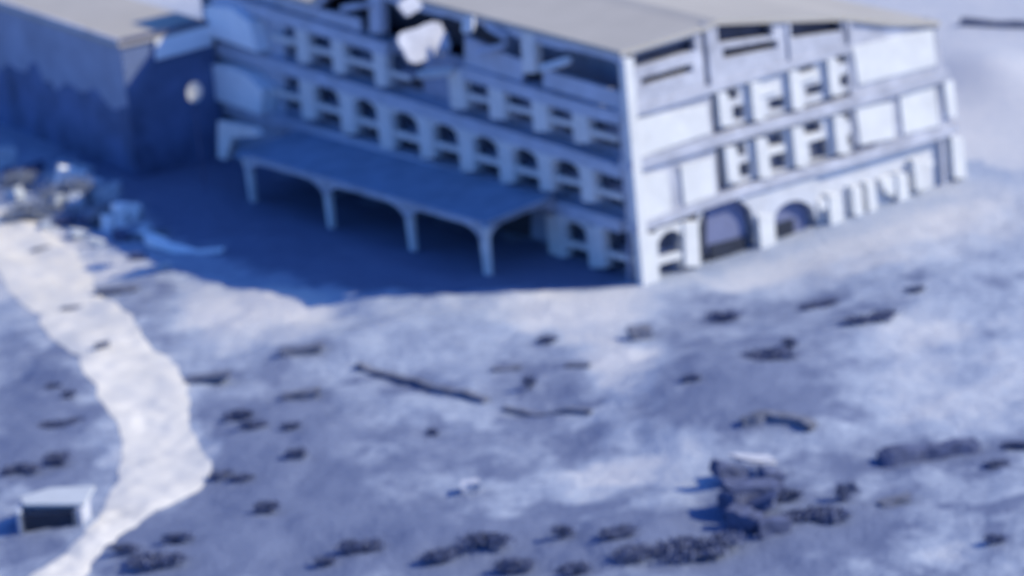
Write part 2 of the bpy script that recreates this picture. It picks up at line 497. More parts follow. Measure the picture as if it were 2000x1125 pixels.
# corner pier between the sunlit and the shaded facade
u1, z1 = FR.uz(1234, 98); uL, _ = FL.uz(1203, 98)
bm = bmesh.new()
fp = [FR.P(-.32, 0, .32), FR.P(.72, 0, .40), FR.P(.72, 0, -1.3), FL.P(1.3, 0, -1.0), FL.P(1.3, 0, .40)]
fp = [Vector(p) for p in (FR.P(.8, 0, .36), FR.P(.8, 0, -.55), FR.P(-.12, 0, -.55), FR.P(-.12, 0, .36))]
prism3(bm, [p + Vector((0, 0, 19.9)) for p in fp], [p + Vector((0, 0, -1.5)) for p in fp])
obj('corner_pier', bm, white, B)

def arch_poly(x0, x1, yt, yb, slope, n=10):
    """an opening with a rounded head, drawn as a polygon that follows the facade slope"""
    r = (x1 - x0) / 2
    P_ = [(x0, yb + 0)]
    for i in range(n + 1):
        a = math.pi - math.pi * i / n
        x = (x0 + x1) / 2 + r * math.cos(a)
        P_.append((x, yt + r * .55 * (1 - math.sin(a)) + slope * (x - x0)))
    P_.append((x1, yb + slope * (x1 - x0)))
    return P_

def column(fr, x, yt, yb, wpx, lean=.10, m_=white, n0=-.55, n1=.28, name='column', taper=0):
    dx = (yb - yt) * lean
    return part(name, fr, [(x - wpx / 2, yt), (x + wpx / 2, yt), (x + wpx / 2 + dx - taper, yb), (x - wpx / 2 + dx + taper, yb)], n0, n1, m_, B, bev=.05)

# --- right facade, third level: white panel and columns with rails
def rpanel(pix, m_=white, n0=-.9, n1=.06, name='wall_panel'): return part(name, FR, pix, n0, n1, m_, B, bev=.04)
rpanel([(1230, 236), (1381, 204), (1387, 260), (1238, 312)])
rpanel([(1241, 344), (1304, 335), (1312, 412), (1250, 436)])
rpanel([(1328, 324), (1393, 308), (1398, 380), (1336, 402)])
rpanel([(1670, 208), (1742, 200), (1748, 270), (1680, 284)])
rpanel([(1756, 186), (1826, 168), (1834, 246), (1764, 264)])
# plain wall strip between the panels (greyer render set behind them)
rpanel([(1233, 336), (1400, 285), (1408, 392), (1243, 437)], conc, REC, -.15, 'wall')
rpanel([(1226, 230), (1390, 182), (1396, 264), (1234, 312)], conc, REC, -.15, 'wall')
rpanel([(1662, 205), (1842, 152), (1858, 246), (1672, 300)], conc, REC, -.15, 'wall')
# top floor: wall panels with dark slots, right end bay with big blank panel
infillm = mat('pale_infill_render', (.55, .56, .60), var=.12, scale=.5)
def slotwall(quad, slots, m_=conc, nf=.02):
    # quad split into strips around the slots so that the slots are real gaps
    (xa, ya0), (xb, yb0), (xc, yc0), (xd, yd0) = quad     # tl tr br bl
    def at_(s, t):
        top = (xa + (xb - xa) * s, ya0 + (yb0 - ya0) * s); bo = (xd + (xc - xd) * s, yd0 + (yc0 - yd0) * s)
        return (top[0] + (bo[0] - top[0]) * t, top[1] + (bo[1] - top[1]) * t)
    bm = bmesh.new()
    cur = 0
    for (s0, s1, t0, t1) in slots:
        if t0 > cur: prism(bm, FR, [at_(0, cur), at_(1, cur), at_(1, t0), at_(0, t0)], -.7 + min(0, nf), nf)
        if s0 > 0: prism(bm, FR, [at_(0, t0), at_(s0, t0), at_(s0, t1), at_(0, t1)], -.7 + min(0, nf), nf)
        if s1 < 1: prism(bm, FR, [at_(s1, t0), at_(1, t0), at_(1, t1), at_(s1, t1)], -.7 + min(0, nf), nf)
        cur = t1
    prism(bm, FR, [at_(0, cur), at_(1, cur), at_(1, 1), at_(0, 1)], -.7 + min(0, nf), nf)
    obj('wall', bm, m_, B)
    for (s0, s1, t0, t1) in slots:
        part('slot_window', FR, [at_(s0 + .004, t0 + .01), at_(s1 - .004, t0 + .01), at_(s1 - .004, t1 - .01), at_(s0 + .004, t1 - .01)], -1.25, -1.0, litglass if nf < 0 else slotglass, B)
slotwall([(1236, 96), (1368, 56), (1378, 170), (1240, 210)], [(0.02, .9, .10, .34), (.10, .84, .54, .68)])
slotwall([(1392, 44), (1532, 36), (1538, 120), (1398, 162)], [(.06, .82, .05, .36), (.12, .88, .46, .64)])
slotwall([(1540, 36), (1648, 32), (1652, 88), (1546, 116)], [(.0, .95, .12, .50)])
# pilasters between top-floor bays
for (x, a, b_, wd) in ((1381, 46, 170, 13), (1536, 34, 122, 7), (1655, 34, 92, 10)):
    column(FR, x, a, b_, wd, .09, conc, -.7, .22, 'pilaster')
rpanel([(1664, 92), (1822, 56), (1828, 128), (1676, 166)], white, -.7, .08)
rpanel([(1656, 44), (1836, 42), (1846, 150), (1664, 196)], conc, -1.2, -.10, 'wall')

def bays(fr, cols, wpx, slope_fn, lean, rails=True, mats=white, hi=.42, skip=()):
    for i, (x, yt, yb) in enumerate(cols):
        column(fr, x, yt, yb, wpx, lean, mats)
    for i, ((xa, ta, ba), (xb, tb, bb)) in enumerate(zip(cols, cols[1:])):
        if i in skip: continue
        sl_ = (tb - ta) / (xb - xa)
        a = xa + wpx / 2 + 2; b = xb - wpx / 2 - 1
        w_ = b - a
        H = ba - ta
        if w_ < 8: continue
        ya = ta + sl_ * (a - xa)
        # arched head slab
        hd = [(a - 3, ya - 3), (b + 3, ya + sl_ * (w_ + 3) - 3)]
        arc = []
        for q in range(9):
            t = 1 - q / 8
            x = a + w_ * t
            arc.append((x, ya + sl_ * w_ * t + H * (.06 + .16 * (abs(2 * t - 1) ** 2.5))))
        part('arch_head', fr, hd + arc, -.45, .12, mats, B)
        part('rail', fr, [(a - 2, ya + H * .52), (b + 2, ya + H * .52 + sl_ * w_), (b + 3, ya + H * .66 + sl_ * w_), (a - 1, ya + H * .66)], -.35, .05, mats, B)
        # window & doorway recess, set on the back wall
        part('window', fr, [(a + 1, ya + H * .10), (b - 1, ya + H * .10 + sl_ * w_), (b, ya + H * .5 + sl_ * w_), (a + 2, ya + H * .5)], REC + .02, REC + .12, glass if fr is FL else litglass, B)
        part('doorway', fr, [(a + 2, ya + H * .68), (b, ya + H * .68 + sl_ * w_), (b + 1, ya + H * 1.02 + sl_ * w_), (a + 3, ya + H * 1.02)], REC + .02, REC + .12, dark if fr is FL else litglass, B)

# right facade, small colonnades of level 3 and 2
def infill(xa, ya, xb, yb, H, holes, lean=7):
    """bay wall between two columns, holes = (x0, x1, ytop, ybottom) in picture px at the hole centre"""
    sl_ = (yb - ya) / (xb - xa)
    rows = []
    for (x0, x1, y0, y1) in holes:
        xm = (x0 + x1) / 2; yt = ya + sl_ * (xm - xa)
        rows.append((max(.02, (x0 - xa) / (xb - xa)), min(.98, (x1 - xa) / (xb - xa)), max(0.02, (y0 - yt) / H), min(.98, (y1 - yt) / H)))
    slotwall([(xa, ya), (xb, yb), (xb + lean, yb + H), (xa + lean, ya + H)], rows, infillm, -.25)
lv3 = [(1408, 180, 246), (1472, 160, 236), (1548, 138, 214), (1622, 114, 186)]
lv2 = [(1424, 286, 356), (1484, 270, 348), (1555, 248, 326), (1636, 226, 300)]
for x, a, b_ in lv3: column(FR, x, a, b_, 21, .10)
for x, a, b_ in lv2: column(FR, x, a, b_, 24, .10)
infill(1400, 180, 1476, 158, 74, [(1419, 1443, 172, 196), (1430, 1454, 206, 234)])
infill(1476, 158, 1552, 136, 76, [(1500, 1532, 192, 214)])
infill(1552, 136, 1626, 112, 76, [(1562, 1592, 122, 140), (1572, 1606, 166, 186)])
infill(1626, 112, 1662, 100, 76, [(1634, 1656, 100, 126), (1638, 1658, 146, 170)])
infill(1416, 290, 1488, 268, 76, [(1434, 1458, 278, 306), (1442, 1466, 318, 346)])
infill(1488, 268, 1560, 246, 78, [(1500, 1534, 256, 286), (1502, 1536, 300, 332)])
infill(1560, 246, 1640, 222, 78, [(1572, 1606, 238, 262), (1580, 1616, 274, 314)])
infill(1640, 222, 1672, 212, 80, [(1646, 1668, 212, 238), (1650, 1670, 262, 286)])
part('rail', FR, [(1482, 176), (1520, 166), (1522, 178), (1484, 190)], -.24, .04, white, B)
part('rail', FR, [(1556, 150), (1598, 138), (1600, 152), (1558, 164)], -.24, .04, white, B)
part('rail', FR, [(1494, 292), (1530, 282), (1532, 296), (1496, 306)], -.24, .04, white, B)
part('rail', FR, [(1566, 268), (1604, 256), (1606, 270), (1568, 282)], -.24, .04, white, B)
# dark low slot under the first plain panel of the second level
part('slot_window', FR, [(1668, 284), (1712, 276), (1714, 292), (1672, 298)], -.5, -.12, litglass, B)
# ground storey: plain wall behind the right end columns, arched wall around the two big arches
part('wall', FR, [(1597, 334), (1870, 256), (1880, 350), (1608, 460)], -1.3, -.55, infillm, B)
def spandrel(x0, x1, ytop0, ytop1, apex, spring):
    arc = []
    for q in range(13):
        t = 1 - q / 12
        x = x0 + (x1 - x0) * t
        arc.append((x, spring - (spring - apex) * math.sqrt(max(0, 1 - (2 * t - 1) ** 2)) - 8 * (t - .5)))
    part('arch_head', FR, [(x0, ytop0), (x1, ytop1)] + arc, -.6, -.05, infillm, B)
spandrel(1364, 1476, 402, 368, 388, 442)
spandrel(1510, 1596, 358, 334, 392, 436)
part('wall', FR, [(1474, 370), (1512, 357), (1514, 420), (1478, 430)], -.62, -.07, infillm, B)
column(FR, 1849, 156, 228, 20, .12)
# level 1, the ground storey
G1 = [(1266, 456, 558), (1346, 432, 520)]
bays(FR, G1, 30, None, .05)
for (x, a, b_, wd) in ((1493, 420, 492, 32), (1628, 380, 468, 28), (1670, 364, 420, 20), (1697, 356, 418, 18), (1758, 338, 418, 22), (1790, 312, 370, 20), (1866, 268, 348, 24)):
    column(FR, x, a, b_, wd, .08)
# broken wall pieces near the right end of the arcade
rpanel([(1595, 392), (1616, 386), (1616, 408), (1600, 412)], white, -.5, .1, 'wall_fragment')
rpanel([(1718, 350), (1748, 342), (1752, 372), (1742, 386), (1728, 374)], white, -.5, .1, 'wall_fragment')
rpanel([(1800, 312), (1828, 316), (1806, 334)], white, -.5, .1, 'wall_fragment')
# dim blue arched rooms behind the arcade
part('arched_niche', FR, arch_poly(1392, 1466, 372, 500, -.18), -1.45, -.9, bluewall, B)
part('doorway', FR, [(1368, 420), (1388, 412), (1392, 510), (1374, 520)], -1.3, -.8, dark, B)
part('doorway', FR, [(1396, 482), (1470, 464), (1472, 505), (1398, 522)], -.88, -.7, dark, B)
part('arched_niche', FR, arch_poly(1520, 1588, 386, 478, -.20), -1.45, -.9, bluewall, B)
part('doorway', FR, [(1526, 440), (1560, 430), (1562, 470), (1530, 478)], -.88, -.7, dark, B)
# plinth strip along the foot
band('plinth', FR, [(1257, 556), (1495, 490), (1876, 350)], 1262, 1872, 16, REC, .25, conc)

# --- left (shaded) facade
row1a = [(590, 42, 122), (660, 62, 142), (742, 88, 168)]
row1b = [(893, 136, 212), (970, 158, 232), (1055, 182, 256), (1134, 206, 278)]
row2 = [(600, 150, 232), (678, 176, 260), (752, 202, 290), (832, 226, 308), (910, 250, 334), (988, 274, 356), (1066, 298, 372), (1148, 320, 394)]
row3 = [(1086, 418, 502), (1164, 440, 522)]
bays(FL, row1a, 24, None, .10)
bays(FL, row1b, 30, None, .10)
bays(FL, row2, 27, None, .10)
bays(FL, row3, 32, None, .10)
# half bays at both ends of each row
for (x0, y0, x1, slope, h) in ((1166, 325, 1216, .31, 78), (1184, 446, 1232, .3, 80), (1152, 214, 1206, .3, 72), (536, 132, 586, .3, 78), (530, 24, 576, .3, 78), (760, 100, 800, .3, 70)):
    w_ = x1 - x0
    part('window', FL, [(x0, y0 + h * .1), (x1, y0 + h * .1 + slope * w_), (x1, y0 + h * .48 + slope * w_), (x0, y0 + h * .48)], REC + .02, REC + .12, glass, B)
    part('rail', FL, [(x0 - 2, y0 + h * .52), (x1, y0 + h * .52 + slope * w_), (x1, y0 + h * .66 + slope * w_), (x0, y0 + h * .66)], -.35, .05, white, B)
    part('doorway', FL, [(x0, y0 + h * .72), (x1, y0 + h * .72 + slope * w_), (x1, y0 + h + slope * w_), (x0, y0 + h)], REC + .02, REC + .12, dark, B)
# blank end panels on the left end
part('wall_panel', FL, [(418, 8), (470, 12), (505, 40), (520, 98), (418, 62)], -.6, 1.1, panelm, B, label='blank pale end panel of the top row, right corner broken off')
part('wall_panel', FL, [(418, 120), (470, 128), (500, 142), (530, 172), (528, 220), (418, 184)], -.6, 1.1, panelm, B, label='blank pale end panel of the lower row, right corner broken off')
part('wall', FL, [(415, -42), (545, -30), (545, 330), (415, 300)], REC, -.65, conc_l, B)
# top floor of the shaded side: surviving stubs, dark rooms, hanging slabs
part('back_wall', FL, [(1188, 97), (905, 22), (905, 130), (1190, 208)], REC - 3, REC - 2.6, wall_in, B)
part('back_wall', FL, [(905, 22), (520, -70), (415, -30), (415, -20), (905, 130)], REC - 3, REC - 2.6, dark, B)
column(FL, 735, -10, 64, 24, .05, conc_l)
column(FL, 1034, 62, 142, 26, .05, white)
part('wall', FL, [(1060, 136), (1210, 180), (1214, 215), (1060, 170)], -.5, 0, conc_l, B)
part('wall', FL, [(550, 0), (700, 36), (705, 62), (550, 16)], -.5, 0, conc_l, B)
part('wall', FL, [(905, 70), (1018, 120), (1018, 160), (905, 128)], -.5, -.1, conc_l, B)
# parapet edge of the roof
# roof: high over the corner, sagging to the right
bm = bmesh.new()
rl = []
for x in (1212, 1300, 1372, 1400, 1480, 1560, 1640, 1740, 1832):
    rl.append(FR.uz(x, lerp_line(TPR, x)))
rl[0] = (-.42, rl[0][1])
BK = 82.0
def lower(v): return 0.0 if v < 50 else (3.2 if v > 56 else 3.2 * (v - 50) / 6)  # unseen left part of the roof lowered so that sun reaches the wing
VS = [-.42, 12, 33, 50, 56, BK]
grid = [[(FR.P(u, max(z - lower(v), 15.5) if v > 0 else z, .30 if v < 0 else .30) + dL * max(v, 0)) for u, z in rl] for v in VS]
up_ = Vector((0, 0, .45))
va = [[bm.verts.new(p) for p in row] for row in grid]
vb = [[bm.verts.new(p - up_) for p in row] for row in grid]
nr, nc = len(VS), len(rl)
for j in range(nr - 1):
    for i in range(nc - 1):
        bm.faces.new((va[j][i], va[j][i + 1], va[j + 1][i + 1], va[j + 1][i]))
        bm.faces.new((vb[j][i], vb[j + 1][i], vb[j + 1][i + 1], vb[j][i + 1]))
for i in range(nc - 1):
    bm.faces.new((va[0][i], vb[0][i], vb[0][i + 1], va[0][i + 1])); bm.faces.new((va[-1][i], va[-1][i + 1], vb[-1][i + 1], vb[-1][i]))
for j in range(nr - 1):
    bm.faces.new((va[j][0], va[j + 1][0], vb[j + 1][0], vb[j][0])); bm.faces.new((va[j][-1], vb[j][-1], vb[j + 1][-1], va[j + 1][-1]))
obj('roof', bm, roofm, B)
# ragged fascia under the roof edge of the shaded facade
bm = bmesh.new()
us = [i * 1.6 for i in range(int(BK / 1.6))]
rz = lambda v: rl[0][1] - lower(v) - .455
tp = [(u, rz(u)) for u in us]; bt = [(u, rz(u) - .5 - random.uniform(0, .35)) for u in reversed(us)]
prism3(bm, [FL.P(u, z, .22) for u, z in tp + bt], [FL.P(u, z, -.5) for u, z in tp + bt])
obj('roof_fascia', bm, conc_l, B)
# left end wall
bm = bmesh.new()
q = [FL.P(BK - .5, -1, -.2), FL.P(BK - .5, -1, 0) + dR * 34.5, FL.P(BK - .5, 15, 0) + dR * 34.5, FL.P(BK - .5, 17, -.2)]
prism3(bm, q, [p + dL * .4 for p in q])
obj('end_wall', bm, conc, B)
# end wall of the far right
bm = bmesh.new()
ue, ze = rl[-1]
q = [FR.P(ue - .1, -1, 0), FR.P(ue - .1, -1, 0) + dL * BK, FR.P(ue - .1, 15.5, 0) + dL * BK, FR.P(ue - .1, ze - .5, 0)]
prism3(bm, q, [p - dR * .4 for p in q])
obj('end_wall', bm, conc, B)

# canopy over the entrance arcade
CN = 7.8
cu0, cz = FL.uz(1099, 398)
cu1, _ = FL.uz(455, 300, CN)
ZC = 5.35
uA = FL.uz(945, 437, CN)[0]; uB = cu1
zA = FL.uz(945, 440, CN)[1]; zB = FL.uz(455, 300, CN)[1]
zi = FL.uz(1090, 395, 0)[1]
bm = bmesh.new()
top = [FL.P(uA, zA, CN), FL.P(uB, zB, CN), FL.P(uB, zB + .9, .32), FL.P(uA, zA + .9, .32)]
prism3(bm, top, [p - Vector((0, 0, .3)) for p in top])
can = obj('canopy_roof', bm, canopyroof, B)
# arched fascias: front and right return
pil_px = [(487, 318, 408), (640, 366, 452), (800, 414, 500), (945, 444, 545)]
pil_u = [FL.uz(x, (a + b_) / 2, CN)[0] for x, a, b_ in pil_px]
def fascia(u0, u1, zt0, zt1, depth, half, fr, n0, n1):
    bm = bmesh.new(); N = 18
    top_ = []; bot_ = []
    for i in range(N + 1):
        t = i / N
        zt = zt0 + (zt1 - zt0) * t
        e = abs(2 * t - 1)
        drop = .35 + (depth - .35) * max(0, (e - .55) / .45) ** 2.2
        top_.append((u0 + (u1 - u0) * t, zt + .12)); bot_.append((u0 + (u1 - u0) * t, zt - drop))
    poly = top_ + bot_[::-1]
    prism3(bm, [fr.P(u, z, n1) for u, z in poly], [fr.P(u, z, n0) for u, z in poly])
    return obj('arched_fascia', bm, white if False else conc, B)
zat = lambda u: zA + (zB - zA) * (u - uA) / (uB - uA)
for a, b_ in zip(pil_u, pil_u[1:]):
    fascia(a, b_, zat(a), zat(b_), 1.7, 0, FL, CN - .35, CN + .05)
# return fascia on the right side of the canopy
ret = Frame(FL.P(uA, 0, 0), nL, -dL)
fascia(0.35, CN - .36, zA + .9, zA, 1.5, 0, ret, -.35, .0)
for (x, a, b_), u in zip(pil_px, pil_u):
    zt = zat(u) - .2
    bm = bmesh.new()
    wd = .62
    gx = FL.P(u, 0, CN - .5)
    zb = hgt(gx.x, gx.y) - .6
    loops = []
    for z, k in ((zb, .72), (zb + 1.2, .72), (zt - 1.2, .85), (zt - .3, 1.3), (zt, 1.7)):
        loops.append([bm.verts.new(FL.P(u + sx * wd * k, z, CN - .25 + sy * .3 * min(k, 1))) for sx, sy in ((-1, -1), (1, -1), (1, 1), (-1, 1))])
    for A1, B1 in zip(loops, loops[1:]):
        for k in range(4): bm.faces.new((A1[k], A1[(k + 1) % 4], B1[(k + 1) % 4], B1[k]))
    bm.faces.new(loops[0]); bm.faces.new(loops[-1][::-1])
    obj('canopy_pillar', bm, white, B)
# raised L-shaped pier on the canopy's left end
part('end_pier', FL, [(430, 236), (502, 250), (510, 264), (458, 268), (446, 312), (430, 306)], 5.6, 6.3, white, B, ref=6)
# dark ground-storey wall behind the canopy is the back wall; three wide dark bays in it
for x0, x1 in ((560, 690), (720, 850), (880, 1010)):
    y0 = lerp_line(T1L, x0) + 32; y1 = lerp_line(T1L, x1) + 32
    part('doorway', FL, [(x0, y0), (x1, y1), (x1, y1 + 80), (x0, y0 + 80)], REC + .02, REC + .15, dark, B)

# hanging and tilted broken slabs at the blown-open top floor (fixed by their rebar: parts of the building)
def ray_at(px, py, fr, n):
    u, z = fr.uz(px, py, n); return fr.P(u, z, n)
def slab(name, px, py, n, wm, hm, th, normal, spin, m_, parent, seed=0, fr=FL):
    """ragged plate of broken concrete facing `normal`"""
    rnd = random.Random(seed)
    c = ray_at(px, py, fr, n) if fr else None
    nn = Vector(normal).normalized()
    a = nn.cross(Vector((0, 0, 1))).normalized(); b = nn.cross(a).normalized()
    ca, sa = math.cos(spin), math.sin(spin)
    a, b = a * ca + b * sa, -a * sa + b * ca
    k = 20; pts = []
    for i in range(k):
        t = 2 * math.pi * i / k
        ct, st = math.cos(t), math.sin(t)
        s_ = min(1 / max(abs(ct), abs(st)), 1.28)
        q = rnd.uniform(.94, 1.05)
        pts.append(c + a * (ct * s_ * wm / 2 * q) + b * (st * s_ * hm / 2 * q))
    bm = bmesh.new()
    prism3(bm, [p + nn * th / 2 for p in pts], [p - nn * th / 2 for p in pts])
    return obj(name, bm, m_, parent)
sunny = (sun_dir * .8 - fwd).normalized()
slab('hanging_slab', 828, 84, 4.6, 4.9, 3.1, .35, sunny, .12, conc, B, 3)
slab('hanging_slab', 800, 12, 3.6, 2.2, 1.5, .3, sunny, .35, conc, B, 4)
for a_, b2_ in (((790, 100), (770, 70)), ((860, 110), (880, 66))):
    bm = bmesh.new(); tube(bm, [ray_at(*a_, FL, 4.4), ray_at(*b2_, FL, -.3)], .14); obj('bent_rebar', bm, steel, B)
slab('hanging_slab', 915, 48, 1.6, 1.2, 1.5, .3, (-.6, -.7, .4), .1, white, B, 5)
slab('hanging_slab', 850, 142, 1.6, 3.4, .9, .3, (-.2, -.5, .8), .15, white, B, 6)
slab('hanging_slab', 970, 62, .8, 3.0, .6, .25, (-.6, -.6, .5), -.3, conc, B, 8)
slab('hanging_slab', 1085, 126, .8, 3.2, .7, .3, (-.5, -.6, .6), .35, white, B, 9)
slab('hanging_slab', 960, 95, .6, 3.6, .5, .25, (-.6, -.6, .5), .3, conc_l, B, 10)
slab('hanging_slab', 700, 12, .9, 4.6, .6, .25, (-.6, -.6, .5), .2, conc, B, 11)

# ------------------------------------------------------------------ left wing
cb = g0(268, 345)
FW = Frame(Vector((cb.x, cb.y, 0)), dL, nL)      # its shaded side, running off to the left
FW2 = Frame(Vector((cb.x, cb.y, 0)), dR, nR)     # its side turned to the sun
zt_ = FW2.uz(252, 82)[1]
Wg = empty('side_wing', (cb.x, cb.y, 0), 'lower blue grey wing with pale flat roof, left of the long building', 'building')
LW = 46.0; LR = 10.8
bm = bmesh.new()
def loop(z, e=0.0): return [FW.P(-e, z, e), FW.P(LW, z, e), FW.P(LW, z, 0) + dR * LR, FW.P(-e, z, 0) + dR * LR]
prism3(bm, loop(zt_ - .3), loop(-3.5))
obj('wall', bm, wingm, Wg)
bm = bmesh.new()
q = [(.012, -3.4), (LR - .02, -3.4), (LR - .02, zt_ - .5), (.012, zt_ - .5)]
prism3(bm, [FW2.P(a, z, .06) for a, z in q], [FW2.P(a, z, -.2) for a, z in q]); obj('dark_wall', bm, darkwall, Wg)  # dark mottled facing over the whole of this side
part_px = [(300, 78), (412, 46), (412, 86), (302, 116)]
bm = bmesh.new(); prism(bm, FW2, part_px, .065, .5); o_ = obj('lit_strip', bm, panelm, Wg)  # white strip painted in for the sunlit band high on this wall
bm = bmesh.new()
q = [(-.02, -3.4), (LW, -3.4)] + [(LW - (LW + .02) * t / 30, 5.4 + 2.6 * noise.noise(Vector((t * .31, 2, 0))) + 1.2 * noise.noise(Vector((t * 1.1, 5, 0)))) for t in range(31)]
prism3(bm, [FW.P(a, z, .05) for a, z in q], [FW.P(a, z, -.2) for a, z in q]); obj('dark_wall', bm, darkwall, Wg)  # dark mottled facing over the lower part, ragged along its top
bm = bmesh.new(); prism3(bm, loop(zt_ + .05, .35), loop(zt_ - .295, .35)); obj('roof', bm, roofm, Wg)
bm = bmesh.new()
for t0, t1, off in ((0, LW, 0),):
    a = [FW.P(-.3, zt_ + .055, .3), FW.P(LW, zt_ + .055, .3), FW.P(LW, zt_ + .055, 0), FW.P(0, zt_ + .055, 0)]
    prism3(bm, [p + Vector((0, 0, .45)) for p in a], a)
obj('parapet', bm, conc, Wg)
bm = bmesh.new()
a = [FW2.P(.01, zt_ + .055, .3), FW2.P(LR, zt_ + .055, .3), FW2.P(LR, zt_ + .055, -.02), FW2.P(.01, zt_ + .055, -.02)]
prism3(bm, [p + Vector((0, 0, .45)) for p in a], a)
obj('parapet', bm, rubd, Wg)
# unidentified white oval; its tall mast is invented, set out where sun reaches it
u_, z_ = FW2.uz(380, 180, 17.0)
dp = FW2.P(u_, z_, 17.0)
D_ = empty('white_oval', (dp.x, dp.y, 0), 'bright white oval on an added thin mast left of the long shaded facade', 'white oval')
bm = bmesh.new()
dn = (Vector((.35, -.9, .25))).normalized()
a = Vector((0, 0, 1)) - dn * dn.z; a.normalize(); b_ = dn.cross(a)
a = (a * .95 + b_ * -.3).normalized(); b_ = dn.cross(a)
rings = []
for r_, dep in ((.02, -.28), (.3, -.25), (.6, -.12), (.8, 0)):
    rings.append([bm.verts.new(dp + (a * math.cos(t) * 1.3 + b_ * math.sin(t)) * r_ + dn * dep) for t in [k * math.pi / 10 for k in range(20)]])
for A1, B1 in zip(rings, rings[1:]):
    for k in range(20): bm.faces.new((A1[k], A1[(k + 1) % 20], B1[(k + 1) % 20], B1[k]))
bm.faces.new(rings[0])
bmesh.ops.solidify(bm, geom=bm.faces[:], thickness=.05)
obj('oval_disc', bm, white, D_)
bm = bmesh.new(); tube(bm, [Vector((dp.x, dp.y, -.4)) - dn * .5, Vector((dp.x, dp.y, dp.z)) - dn * .5], [.12, .07]); tube(bm, [dp - dn * .5, dp - dn * .2], .06); obj('added_mast', bm, rubd, D_)

# ------------------------------------------------------------------ rubble in the shadow, lower left
def chunk(name, px, py, w_, h_, d_, yaw, tilt, label, m_=rub, group=None, cat='rubble', lift=0.0, seed=0, roll_=0.0):
    rnd = random.Random(seed + int(px) * 7 + int(py))
    base = gp(px, py)
    bm = bmesh.new()
    bmesh.ops.create_cube(bm, size=1)
    bmesh.ops.subdivide_edges(bm, edges=bm.edges[:], cuts=3, use_grid_fill=True)
    for v in bm.verts:
        p = v.co
        s_ = 1 + .16 * noise.noise(p * 2.3 + Vector((px, py, seed))) * 2
        v.co = Vector((p.x * w_ * s_ * (1 + .25 * p.z), p.y * d_ * s_, p.z * h_ * (1 + .25 * noise.noise(p * 3 + Vector((px, 0, 0))))))
    bmesh.ops.transform(bm, matrix=Matrix.Rotation(yaw, 4, 'Z') @ Matrix.Rotation(tilt, 4, 'Y') @ Matrix.Rotation(roll_, 4, 'X'), verts=bm.verts)
    zmin = min(v.co.z for v in bm.verts)
    me = bpy.data.meshes.new(name)
    for v in bm.verts: v.co.z -= zmin + .18 * h_
    bmesh.ops.recalc_face_normals(bm, faces=bm.faces)
    bm.to_mesh(me); bm.free()
    me.materials.append(m_)
    o = bpy.data.objects.new(name, me); C.objects.link(o)
    o.location = base + Vector((0, 0, lift))
    return tag(o, label, cat, group)
chunk('broken_slab', 138, 372, 2.6, 2.6, .7, .3, .35, 'upright pale concrete slab, topmost piece of the rubble left of the dark arcade', m_=panelm, cat='broken slab', roll_=.3)
chunk('broken_slab', 160, 335, 2.4, .5, .5, -.2, .35, 'thin pale slab sticking out right at the top of the rubble', cat='broken slab')
chunk('broken_slab', 8, 330, 2.4, 2.6, .8, .2, .1, 'tall pale slab at the left picture edge in the shaded rubble', cat='broken slab')
chunk('broken_slab', 245, 438, 2.8, 2.2, 1.2, .9, .2, 'large rounded pale chunk at the right shoulder of the rubble heap', m_=panelm, cat='concrete chunk')
chunk('broken_slab', 210, 450, 1.0, 1.6, .7, .2, .1, 'small bright upright block in the middle of the rubble heap', m_=panelm, cat='concrete chunk')
chunk('broken_beam', 335, 492, 5.8, .6, .9, -.75, .08, 'long pale beam lying along the shadow edge below the rubble heap', m_=panelm, cat='broken beam')
chunk('broken_beam', 300, 470, 4.0, .5, .9, -.95, .06, 'second pale beam behind the long beam at the shadow edge', m_=panelm, cat='broken beam')
chunk('broken_beam', 408, 494, 2.8, .4, .5, 0.05, .02, 'short pale beam at the right tip of the beams by the shadow edge', m_=panelm, cat='broken beam')
RB = [(70, 340, 1.6, .9), (100, 360, 1.2, 1.3), (185, 372, 1.6, 1.1), (60, 420, 1.5, 1.0), (110, 405, 2.0, 1.2), (150, 410, 1.8, 1.4), (175, 440, 1.6, 1.0),
      (205, 400, 2.2, 1.6), (225, 378, 1.2, 1.2), (130, 440, 1.6, .9), (265, 425, 1.3, 1.0), (155, 465, 1.6, .7), (240, 470, 1.4, .8), (30, 390, 1.5, 1.2),
      (285, 450, 1.3, .6), (20, 355, 1.5, 1.3), (190, 480, 1.3, .5), (90, 445, 1.2, .6), (270, 505, 1.2, .5), (320, 525, 1.0, .45), (120, 330, 1.1, .9), (215, 425, 1.5, 1.3)]
for i, (x, y, w_, h_) in enumerate(RB):
    chunk('rubble_chunk', x, y, w_ * 1.1, h_, w_ * .8, random.uniform(0, 3), random.uniform(-.4, .4), 'loose blue grey concrete chunk lying in the shaded rubble heap at the left', rub if i % 3 else rubd, 'loose chunks of the shaded rubble heap', 'concrete chunk', seed=i)

